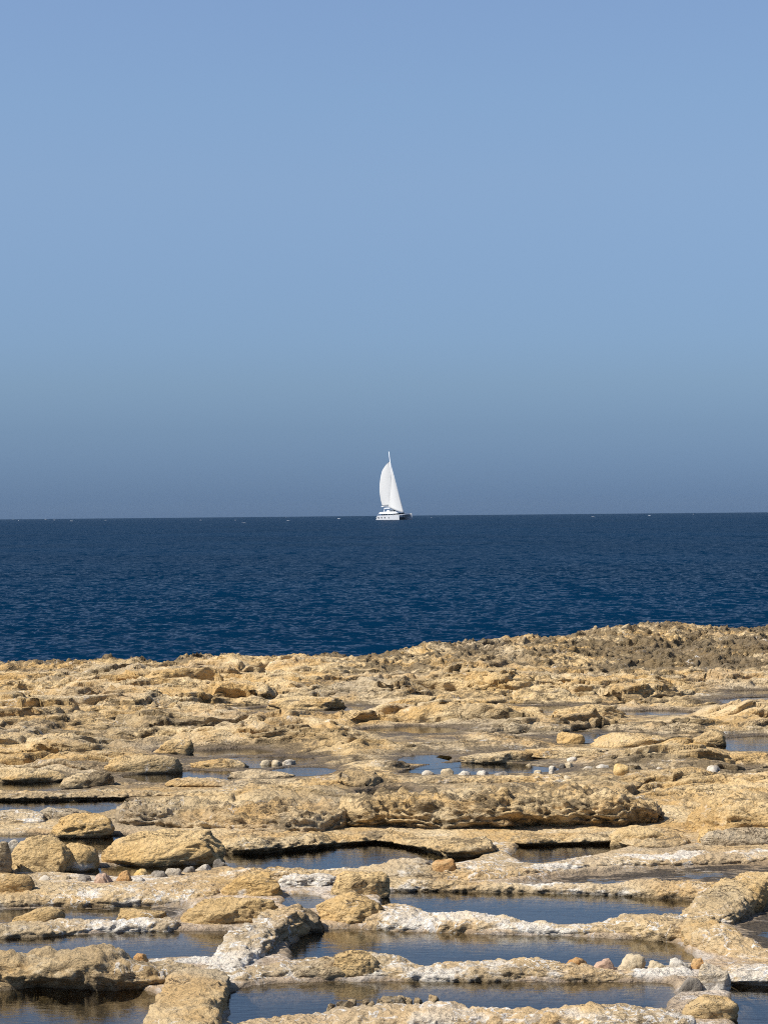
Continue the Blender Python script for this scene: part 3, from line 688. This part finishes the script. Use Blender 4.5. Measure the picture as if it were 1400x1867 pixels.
# ------------------------------------------------------------------ boulders and stones
def rock_mesh(seed, sub, blocky, cuts, rough):
    rs = np.random.RandomState(seed)
    bm = bmesh.new(); bmesh.ops.create_icosphere(bm, subdivisions=sub, radius=1.0)
    p = np.array([v.co[:] for v in bm.verts]); f = np.array([[v.index for v in q.verts] for q in bm.faces]); bm.free()
    p = p / (np.abs(p) ** blocky).sum(1)[:, None] ** (1 / blocky)
    for i in range(cuts):
        n = rs.normal(size=3); n[2] = abs(n[2]) * .7; n /= np.linalg.norm(n)
        d = p @ n - (0.62 + 0.3 * rs.rand())
        p = p - np.where(d > 0, d, 0)[:, None] * n * 0.92
    s = rs.rand(3) * 50
    nr_ = p / np.linalg.norm(p, axis=1)[:, None]
    d = 0.16 * fbm3(p[:, 0] * 1.1 + s[0], p[:, 1] * 1.1 + s[1], p[:, 2] * .6 + s[2], 3) \
        - 0.07 * (1 - np.abs(pn3(p[:, 0] * 2.6 + s[1], p[:, 1] * 2.6 + s[0], p[:, 2] * 1.6)) * 2.2).clip(0, 1) ** 3 \
        + 0.045 * fbm3(p[:, 0] * 5 + s[0], p[:, 1] * 5 + s[1], p[:, 2] * 2.8 + s[2], 3) - 0.035 * (1 - np.abs(pn3(p[:, 0] * 4.2 + s[2], p[:, 1] * 4.2, p[:, 2] * 5.5 + s[0])) * 5).clip(0, 1) ** 2 + 0.016 * fbm3(p[:, 0] * 15, p[:, 1] * 17 + s[1], p[:, 2] * 9, 2)
    return p + nr_ * d[:, None] * rough, f
def rock(label, x, yb, yt, w, seed, mat='rock', name='boulder', cat='boulder', depth=0.75, sub=4, blocky=2.8, cuts=6, rough=1.0, base=P, tone=.6, salt=0, dark=0, skew=0.0, sink=0.35, group=None, yaw=0.0):
    if base is None:
        base = P
        for _ in range(4):
            gx, gy = ground(x, yb, base); base = 0.5 * base + 0.5 * gz(gx, gy + 0.05)
    gx, gy = ground(x, yb, base); W = w * gy / F; D_ = W * depth; yc = gy + D_ * 0.5
    H = max(0.02, height_at(x, yt, yc) - base)
    p, f = rock_mesh(seed, sub, blocky, cuts, rough)
    cy_, sy_ = math.cos(yaw), math.sin(yaw)
    p = np.stack([p[:, 0] * cy_ - p[:, 1] * sy_, p[:, 0] * sy_ + p[:, 1] * cy_, p[:, 2]], 1)
    for a, e in ((0, W), (1, D_)):
        lo, hi = p[:, a].min(), p[:, a].max(); p[:, a] = ((p[:, a] - lo) / (hi - lo) - 0.5) * e
    lo, hi = p[:, 2].min(), p[:, 2].max(); p[:, 2] = (p[:, 2] - lo) / (hi - lo) * (H * (1 + sink)) - H * sink
    p[:, 0] += skew * p[:, 2]
    o = mesh_obj(name, p, f, ROCK if mat == 'rock' else STONE[mat], attrs=dict(tone=tone, salt=salt, dark=dark) if mat == 'rock' else None)
    o.location = (gx * yc / gy, yc, base)
    return tag(o, label, cat, group)

# left side boulders
rock('ochre boulder with flat dark right side at the far end of the left pools', 150, 1529, 1482, 122, 101, sub=5, cuts=7, skew=.25)
rock('split rounded boulder lying between two pools at the left edge', 76, 1597, 1522, 122, 102, depth=.8, sub=5, dark=.15, blocky=2.2, cuts=3)
rock('lower right half of the split boulder at the left edge', 140, 1592, 1537, 84, 103, depth=.8, blocky=2.2, cuts=3)
rock('wide smooth boulder with a black hollow on its right end', 296, 1583, 1514, 240, 104, depth=.5, cuts=5, blocky=1.9, sub=5, skew=.4)
rock('dark shaded rock cut by the left edge of the view', -12, 1604, 1532, 76, 105, depth=.8, tone=-.4, dark=.5)
rock('grey knobbly rock behind the ochre boulder', 120, 1500, 1472, 100, 106, tone=-.5, dark=.3, rough=1.5)
rock('pale salt-stained rock at the left edge beside the far blue pool', 28, 1508, 1477, 120, 107, tone=-.2, salt=.5)
rock('small white boulder peeping out behind the split boulder', 28, 1546, 1530, 26, 108, 'white', sub=4, cuts=3, blocky=2.3)
rock('white crusted stone strip rock left of the wide smooth boulder', 240, 1500, 1458, 60, 109, tone=-.3, salt=.4, sub=4, rough=1.4)
# foreground rocks round the pans
rock('golden block rock with shadowed right end above the left pools', 462, 1642, 1589, 118, 111, sub=5, depth=.7, blocky=3.2, cuts=5)
rock('large golden rock with cracked face behind the left pool', 420, 1694, 1637, 186, 112, depth=.5, blocky=2.6, cuts=5, sub=5)
rock('square golden rock with a dark right face at the corner of the blue pan', 655, 1640, 1588, 112, 113, sub=5, depth=.7, blocky=4, cuts=4, skew=.2)
rock('smooth golden hump rock whose reflection lies in the lower blue pan', 640, 1692, 1628, 130, 114, sub=5, depth=.7, blocky=2.3, cuts=3, salt=.15)
rock('dark grey wet rock at the left corner of the lower blue pan', 556, 1702, 1651, 78, 115, depth=.7, tone=-.6, dark=.55, rough=1.5)
rock('tan rock with plastered right side at the left edge', 68, 1693, 1654, 96, 116, depth=.7, skew=.2)
rock('flat golden slab rock set in the plastered wall', 256, 1691, 1658, 100, 117, depth=.5, blocky=5, cuts=3)
rock('tan boulder at far left of the pebble row', 20, 1640, 1590, 90, 118, tone=.1, depth=.6)
rock('bright salt heap between the two golden rocks', 560, 1626, 1594, 122, 119, name='salt_heap', cat='salt heap', depth=.8, sub=5, blocky=2.1, cuts=3, rough=1.9, salt=1.5, tone=-.5)
rock('orange brown stone resting on the wall of the middle pool', 812, 1592, 1566, 50, 120, 'orange', name='stone', cat='stone', sub=4, blocky=2.4, cuts=3, base=P + .045)
rock('grey crusted hump left of the orange brown stone', 745, 1600, 1562, 80, 121, tone=-.5, salt=.5, sub=5)
rock('grey-brown flat slab at the right end of the broad ledge', 1345, 1552, 1509, 150, 122, depth=.4, blocky=5, cuts=3, tone=-.7, dark=.2)
rock('ochre wedge at the left end of the grey-brown slab', 1290, 1546, 1512, 44, 123, sub=4, tone=.9)
rock('long arched rock bridging two shelves in front of the broad ledge', 1170, 1546, 1505, 120, 124, depth=.5, tone=.5)
rock('golden block below the grey stones at bottom right', 1292, 1868, 1816, 106, 125, depth=.8, blocky=4, cuts=3, salt=.1)
rock('big pale stone with shadowed right face at the bottom right corner', 1300, 1815, 1756, 62, 126, depth=.8, tone=-.3, salt=.7, blocky=3.2)
rock('grey dark stone leaning on the big pale stone', 1258, 1818, 1782, 44, 127, 'grey', name='stone', cat='stone', depth=.7, sub=4)
rock('reddish brown stone wedged beside the grey dark stone', 1282, 1814, 1780, 26, 128, 'pink', name='stone', cat='stone', depth=.8, sub=4)
rock('golden hump on the long low wall left of its middle', 648, 1789, 1733, 96, 129, depth=.5, blocky=2.2, cuts=3, sub=5)
rock('yellow triangular stone behind the broad ledge', 1132, 1414, 1392, 30, 130, 'yellow', name='stone', cat='stone', depth=.7, sub=3, cuts=8, blocky=2.2, base=None)
rock('small orange stone on the pitted ledge beside the left pool', 257, 1754, 1738, 30, 131, 'orange', name='stone', cat='stone', sub=4, base=P + .05)
rock('white knob at the left end of the long low wall', 425, 1778, 1750, 44, 132, tone=-.4, salt=1, sub=4)
rock('oblong boulder left of the far right blue pool', 1294, 1361, 1329, 62, 133, tone=.3, blocky=3.2, depth=.6)
rock('squat blocky boulder among the far right shelf rocks', 1040, 1360, 1334, 52, 134, tone=.5, blocky=4, depth=.6)
rock('flat boulder with a sharp right tip on the far right shelf', 1150, 1366, 1337, 150, 135, tone=.3, depth=.4)
rock('pointed flat boulder right of the stone cluster', 1200, 1392, 1362, 110, 136, tone=.2, depth=.4)
rock('smooth oval boulder on the left of the far shelf', 260, 1412, 1375, 150, 137, tone=.3, depth=.4)
rock('dark hollowed boulder between the brown left pools', 160, 1440, 1405, 100, 138, tone=-.2, dark=.5, depth=.5, rough=1.5)
for i, (lb, x, yb, yt, w, tn) in enumerate([
    ('oblong pale slab on the left shelf above the small left pools', 316, 1376, 1346, 78, .2),
    ('dark-footed bank of rock behind the brown pool at the left edge', 45, 1428, 1398, 170, .1),
    ('low grey strip of rock between the two small centre-left pools', 478, 1424, 1403, 130, -.4),
    ('flat pale slab left of the three pale cobbles', 400, 1404, 1384, 110, .1),
    ('rounded slab overhanging a dark gap left of centre on the far shelf', 560, 1296, 1268, 150, .3),
    ('arched slab with a black gap beneath at the centre of the far shelf', 748, 1300, 1268, 110, .3),
    ('upright knob beside the arched slab on the far shelf', 842, 1316, 1284, 66, .2),
    ('long thin slab right of the upright knob', 930, 1312, 1286, 140, .3),
    ('broad golden slab in front of the small far right puddle', 1068, 1316, 1284, 150, .4),
    ('thin slab lying behind the cobble heap', 1048, 1386, 1364, 190, .1),
    ('dark-fronted slab behind the far middle pool', 905, 1394, 1368, 140, -.1),
    ('pale ledge slab near the right edge of the far shelf', 1345, 1306, 1278, 140, .1),
    ('low slab at the right edge below the far right pool', 1350, 1396, 1372, 150, .3),
    ('grey slab with white edge left of the far middle pool', 700, 1408, 1386, 100, -.4),
    ('small slab in front of the puddle at the centre of the shelf', 650, 1362, 1340, 110, .2)]):
    rock(lb, x, yb, yt, w, 300 + i, name='flat_rock', cat='flat rock', depth=.55, sub=4, blocky=2.6, cuts=6, rough=1.5, tone=tn, dark=.3, sink=.6, base=P)
# row of stones on the long low wall
def gw(dz=.05): return P + dz
for i, (lb, x, yb, yt, w, mt, sd_) in enumerate([
    ('orange-topped stone, first of the row on the long low wall', 1050, 1772, 1746, 52, 'orange', 0),
    ('pinkish grey stone, second of the row on the long low wall', 1101, 1772, 1748, 42, 'pink', 1),
    ('large beige stone, third of the row on the long low wall', 1150, 1772, 1740, 54, 'beige', 2),
    ('small pale stone between the large beige and the white one', 1196, 1773, 1751, 38, 'beige', 3),
    ('white stone near the right end of the long low wall', 1240, 1773, 1745, 46, 'white', 4),
    ('orange stone at the right end of the long low wall', 1274, 1770, 1747, 30, 'orange', 5)]):
    rock(lb, x, yb, yt, w, 150 + sd_, mt, name='stone', cat='stone', depth=.7, sub=4, blocky=2.5, cuts=7, rough=1.3, sink=.7, base=gw(.02), group='stones on the long low wall')
for i, (lb, x, yb, yt, w, mt) in enumerate([
    ('white pebble at the left end of the pebble row', 45, 1612, 1597, 32, 'white'),
    ('second white pebble from the left of the pebble row', 86, 1610, 1596, 32, 'white'),
    ('flat pale pebble left of the round grey one', 122, 1609, 1597, 28, 'beige'),
    ('round grey-brown pebble in the pebble row', 155, 1612, 1594, 28, 'grey'),
    ('largest pebble of the row, pinkish and smooth', 191, 1615, 1591, 36, 'pink'),
    ('bright orange pebble next to the pinkish one', 227, 1611, 1586, 34, 'orange'),
    ('pale orange pebble right of the bright orange one', 257, 1600, 1584, 26, 'yellow'),
    ('small snow-white pebble below the orange ones', 255, 1613, 1600, 28, 'white'),
    ('dark mottled pebble right of the orange ones', 288, 1604, 1588, 32, 'grey'),
    ('white mottled pebble in the right half of the pebble row', 316, 1601, 1582, 34, 'white'),
    ('grey mottled pebble, third from the right of the row', 344, 1596, 1579, 28, 'grey'),
    ('salt-streaked pebble, second from the right of the row', 373, 1592, 1575, 32, 'white'),
    ('grey pebble at the right end of the row by the smooth boulder', 402, 1584, 1566, 28, 'grey')]):
    rock(lb, x, yb, yt, w, 170 + i, mt, name='pebble', cat='pebble', depth=.8, sub=4, blocky=2.5, cuts=6, rough=1.2, sink=.7, base=P + .01, group='pebbles along the left pan edge')
for i, (lb, x, yb, yt, w, mt) in enumerate([
    ('leftmost cobble on the rim of the far middle pool', 780, 1418, 1404, 24, 'white'),
    ('biggest cobble on the rim of the far middle pool', 814, 1417, 1401, 27, 'beige'),
    ('third cobble on the rim of the far middle pool', 846, 1418, 1405, 24, 'white'),
    ('fourth cobble on the rim of the far middle pool', 880, 1418, 1404, 25, 'white'),
    ('grey cobble at the right end of the rim', 915, 1420, 1406, 30, 'grey'),
    ('left of three pale cobbles by the small far pool', 485, 1397, 1385, 22, 'beige'),
    ('middle of three pale cobbles by the small far pool', 505, 1397, 1385, 20, 'beige'),
    ('right of three pale cobbles by the small far pool', 526, 1396, 1384, 28, 'white'),
    ('lone pale cobble above the stone cluster', 1044, 1394, 1380, 24, 'white'),
    ('white cobble pair, left one, right of the cluster', 1072, 1407, 1396, 24, 'white'),
    ('white cobble pair, right one, right of the cluster', 1098, 1407, 1393, 26, 'white'),
    ('white-capped grey cobble right of the yellow triangular stone', 1300, 1412, 1395, 26, 'white')]):
    rock(lb, x, yb, yt, w, 190 + i, mt, name='cobble', cat='cobble', depth=.8, sub=3, blocky=2.6, cuts=5, rough=1.3, sink=.6, base=P - .004, group='cobbles round the far pools')
rsc = random.Random(4)
for i in range(22):
    t_ = rsc.random()
    x = 955 + 85 * rsc.random(); y = 1398 + 30 * rsc.random()
    if i > 16: x = 1185 + 45 * rsc.random(); y = 1396 + 14 * rsc.random()
    w = rsc.choice([11, 13, 15, 17, 20])
    rock('pale cobble heaped behind the broad ledge' if i <= 16 else 'pale cobble in the small heap right of the yellow stone', x, y, y - w * .62, w, 220 + i, rsc.choice(['white', 'white', 'beige', 'grey']), name='cobble', cat='cobble', depth=.8, sub=3, blocky=2.6, cuts=5, rough=1.3, sink=.7, base=None,
         group='heaped pale cobbles' if i <= 16 else 'small heap of cobbles')
for i in range(26):
    x = rsc.choice([rsc.uniform(600, 720), rsc.uniform(700, 790)]); w = rsc.uniform(9, 24)
    yb = 1842 - (x - 600) * .09 + rsc.uniform(-4, 6)
    rock('brown rubble piece lying on the white veined wall', x, yb, yb - w * .7, w, 260 + i, name='rubble_stone', cat='rubble', depth=.9, sub=3, blocky=2.6, cuts=8, rough=1.6, sink=1.0, tone=-.3, dark=rsc.uniform(.2, .8), base=P + .05, group='rubble on the bottom wall')

# ------------------------------------------------------------------ sailing catamaran
WHITE = plain('gelcoat_white', (0.78, 0.79, 0.80), 0.25)
HULL = plain('hull_pale_grey', (0.52, 0.53, 0.55), 0.3)
SAILC = plain('sail_cloth', (0.64, 0.64, 0.63), 0.7, 0.2, trans=0.12, var=0.03, scale=0.4)
GLASS = plain('tinted_glass', (0.012, 0.016, 0.02), 0.08)
METAL = plain('mast_alloy', (0.72, 0.74, 0.76), 0.35)
GREY = plain('grey_deck', (0.55, 0.56, 0.58), 0.6)
TH = math.radians(52); bd = 1075.0
d_ = ray(720.5, 948)
boat = bpy.data.objects.new('sailing_catamaran', None); COL.objects.link(boat)
zb = -bd * bd / (2 * R_EARTH)
boat.location = (d_.x * bd / d_.y, bd, zb + 0.05)
heel = Matrix.Rotation(math.radians(4.2), 4, 'X')       # leaning towards the viewer
boat.matrix_world = Matrix.Translation(boat.location) @ Matrix.Rotation(-TH, 4, 'Z') @ heel
tag(boat, 'white sailing catamaran with mainsail and jib set, far out at sea', 'sailboat')
def bpart(name, v, f, mat, smooth=False, parent=boat):
    return mesh_obj(name, v, f, mat, parent, smooth)
def loft(name, secs, mat, parent=boat, smooth=False):
    """secs: list of closed rings of equal length"""
    n = len(secs[0]); V = [p for s in secs for p in s]; Fc = []
    for i in range(len(secs) - 1):
        for j in range(n):
            a, b = i * n + j, i * n + (j + 1) % n
            Fc.append((a, b, b + n, a + n))
    Fc.append(tuple(range(n - 1, -1, -1))); Fc.append(tuple((len(secs) - 1) * n + j for j in range(n)))
    return bpart(name, V, Fc, mat, smooth, parent)
def bbox(name, x0, x1, y0, y1, z0, z1, mat, parent=boat, tx=0.0, ty=0.0):
    return loft(name, [[(x0, y0, z0), (x1, y0, z0), (x1, y1, z0), (x0, y1, z0)], [(x0 + tx, y0 + ty, z1), (x1 - tx, y0 + ty, z1), (x1 - tx, y1 - ty, z1), (x0 + tx, y1 - ty, z1)]], mat, parent)
def rod(name, a, b, r0_, r1_, mat, parent=boat, n=8):
    a = Vector(a); b = Vector(b); d = (b - a).normalized(); s = d.orthogonal().normalized(); t = d.cross(s)
    return loft(name, [[tuple(c + (s * math.cos(k * 2 * math.pi / n) + t * math.sin(k * 2 * math.pi / n)) * r) for k in range(n)] for c, r in ((a, r0_), (b, r1_))], mat, parent, True)
HB = 3.95
for side in (-1, 1):
    secs = []
    for x, hw, zt, zbm in [(-9.4, .62, .75, -.3), (-8.6, .8, 1.0, -.5), (-8.2, .85, 2.35, -.6), (-4, 1.0, 2.45, -.8), (0, 1.0, 2.55, -.9), (4, .85, 2.7, -.8), (6.8, .45, 2.8, -.7), (8.1, .12, 2.85, -.6), (8.3, .06, 2.6, -.5)]:
        yc = side * HB
        secs.append([(x, yc - hw * .55, zbm), (x, yc + hw * .55, zbm), (x, yc + hw, .4), (x, yc + hw * .97, zt), (x, yc - hw * .97, zt), (x, yc - hw, .4)])
    hull = loft('hull', secs, HULL, smooth=False)
    for xw in (-6.9, -4.4, -1.9, 1.2):
        yo = side * (HB + 1.0)
        w_ = .38 if xw < 1 else .2
        bbox('window', xw - w_, xw + w_, yo - .06, yo + .06, 1.15, 1.75, GLASS, hull)
    for xs in (-7.5, -5.5, -3.5, -1.5, .5, 2.5, 4.5, 6.5):
        rod('stanchion', (xs, side * (HB + .8 if xs < 5 else HB + .35), 2.4), (xs, side * (HB + .8 if xs < 5 else HB + .35), 3.3), .03, .03, METAL, hull, 5)
loft('bridge_deck', [[(x, -3.4, .95 if x < 4 else 1.3), (x, 3.4, .95 if x < 4 else 1.3), (x, 3.4, zt), (x, -3.4, zt)] for x, zt in ((-7.6, 2.3), (0, 2.45), (3.2, 2.6), (4.4, 2.3))], GREY)
rod('crossbeam', (7.6, -HB, 2.55), (7.6, HB, 2.55), .18, .18, METAL)
for yy in (-2.3, 2.3):
    bbox('trampoline', 4.4, 7.6, yy - 1.1, yy + 1.1, 2.30, 2.34, GREY)
cab = bbox('saloon_window_band', -6.2, 3.6, -3.6, 3.6, 2.35, 3.35, GLASS, tx=.35, ty=.25)
loft('coachroof', [[(-7.6, -3.9, 3.3), (3.2, -3.7, 3.3), (4.1, -2.2, 3.3), (4.1, 2.2, 3.3), (3.2, 3.7, 3.3), (-7.6, 3.9, 3.3)], [(-7.7, -3.8, 3.75), (3.0, -3.6, 3.75), (3.7, -2.0, 3.75), (3.7, 2.0, 3.75), (3.0, 3.6, 3.75), (-7.7, 3.8, 3.75)], [(-7.0, -3.0, 4.05), (2.2, -2.8, 4.15), (2.8, -1.6, 4.15), (2.8, 1.6, 4.15), (2.2, 2.8, 4.15), (-7.0, 3.0, 4.05)]], WHITE)
top = bbox('flybridge_roof', -5.6, 1.2, -2.2, 2.2, 5.75, 6.0, WHITE, tx=.2, ty=.2)
for xx, lean in ((-5.2, -.9), (.8, .2)):
    for yy in (-2.0, 2.0):
        rod('roof_post', (xx + lean, yy, 4.0), (xx, yy, 5.8), .12, .12, WHITE)
bbox('helm_seat', -4.4, -2.6, -1.4, 1.4, 4.05, 4.9, WHITE, tx=.1)
bbox('flybridge_windscreen', .2, .5, -1.9, 1.9, 4.1, 5.0, GLASS, tx=.1)
MB = Vector((.8, 0, 4.1)); MT = Vector((-1.4, 0, 33.4))
rod('mast', MB, MT, .24, .15, METAL)
def mast_at(z): return MB + (MT - MB) * ((z - MB.z) / (MT.z - MB.z))
boomA = mast_at(6.9); boomB = Vector((-8.9, -1.1, 6.5))
rod('boom', boomA, boomB, .28, .22, WHITE)
rod('forestay', (7.4, 0, 2.7), mast_at(28.6), .05, .05, METAL, n=5)
for yy in (-3.9, 3.9):
    rod('shroud', (-.4, yy, 2.6), mast_at(27.5), .03, .03, METAL, n=4)
def sail(name, luff, leech, camber, nu=16, nv=28):
    V = []
    for j in range(nv):
        v = j / (nv - 1); a = luff(v); b = leech(v)
        for i in range(nu):
            u = i / (nu - 1)
            p = a.lerp(b, u) + Vector((0, -1, 0)) * camber * math.sin(math.pi * u ** .8) * (a - b).length * (1 - .2 * v)
            V.append(tuple(p))
    Fc = [(j * nu + i, j * nu + i + 1, (j + 1) * nu + i + 1, (j + 1) * nu + i) for j in range(nv - 1) for i in range(nu - 1)]
    o = bpart(name, V, Fc, SAILC, True)
    md = o.modifiers.new('cloth_thickness', 'SOLIDIFY'); md.thickness = 0.02
    return o
def lee(v):
    pts = [(0, 8.7), (.15, 9.1), (.32, 9.0), (.5, 8.2), (.65, 7.1), (.8, 5.6), (.92, 2.9), (1, .35)]
    L_ = float(np.interp(v, [q[0] for q in pts], [q[1] for q in pts]))
    m_ = mast_at(7.2 + 21.6 * v)
    return Vector((m_.x - L_, -.125 * L_ - 1.1 * math.sin(v * 2.6) * .5, 7.0 + 21.6 * v - .3 * (1 - v)))
main = sail('mainsail', lambda v: mast_at(7.2 + 21.6 * v) + Vector((-.2, 0, 0)), lee, .07)
fs0, fs1 = Vector((7.3, 0, 3.3)), mast_at(28.0)
def jluff(v): return fs0.lerp(fs1, v * .93)
def jleech(v):
    clew = Vector((-1.2, -2.6, 6.4)); head = fs0.lerp(fs1, .93)
    p = clew.lerp(head, v); return p + Vector((1, 0, 0)) * 1.1 * math.sin(math.pi * v)
sail('jib', jluff, jleech, .09)
bbox('masthead_light', MT.x - .12, MT.x + .12, -.12, .12, MT.z - .05, MT.z + .3, WHITE)

# ------------------------------------------------------------------ whitecaps: loose foam far out
rsf = np.random.RandomState(9); V = []; Fc = []
for i in range(40):
    y = 1 / rsf.uniform(1 / 5800., 1 / 1300.) if i < 34 else rsf.uniform(450, 1400)
    x = rsf.uniform(-.3, .3) * y; L_ = rsf.uniform(.3, 1.7) * (1 + y / 3000.); hh = rsf.uniform(.03, .15) * (1 + y / 4500.)
    n = 7; b0 = len(V)
    for k_ in range(n):
        t = k_ / (n - 1); s_ = math.sin(math.pi * min(max(t, .04), .96)) * (0.6 + .8 * rsf.rand())
        xx = x + (t - .5) * L_; zz = -y * y / (2 * R_EARTH)
        V += [(xx, y - .7 * s_, zz - .05), (xx, y, zz + hh * s_), (xx, y + .7 * s_, zz - .05)]
    for k_ in range(n - 1):
        a = b0 + k_ * 3; Fc += [(a, a + 3, a + 4, a + 1), (a + 1, a + 4, a + 5, a + 2)]
foam = mesh_obj('sea_foam', V, Fc, plain('foam', (0.55, 0.58, 0.61), 0.9, 0.1))
tag(foam, 'scattered white wave crests near the horizon', 'foam', kind='stuff')

# ------------------------------------------------------------------ sea haze: a closed box of even, thin air round everything
hz, ht = new_mat('sea_haze'); hk = N(ht)
pv = hk.n('ShaderNodeVolumePrincipled'); pv.inputs['Density'].default_value = 5.0e-5; pv.inputs['Color'].default_value = (0.22, 0.32, 0.45, 1)
ho = hk.n('ShaderNodeOutputMaterial'); hk.link(pv.outputs[0], ho.inputs['Volume'])
bx0, bx1, by0, by1, bz0, bz1 = -14000, 14000, -60, 9200, -24, 40
haze = mesh_obj('haze', [(bx0, by0, bz0), (bx1, by0, bz0), (bx1, by1, bz0), (bx0, by1, bz0), (bx0, by0, bz1), (bx1, by0, bz1), (bx1, by1, bz1), (bx0, by1, bz1)],
                [(3, 2, 1, 0), (4, 5, 6, 7), (0, 1, 5, 4), (1, 2, 6, 5), (2, 3, 7, 6), (3, 0, 4, 7)], hz, smooth=False)
tag(haze, kind='stuff')
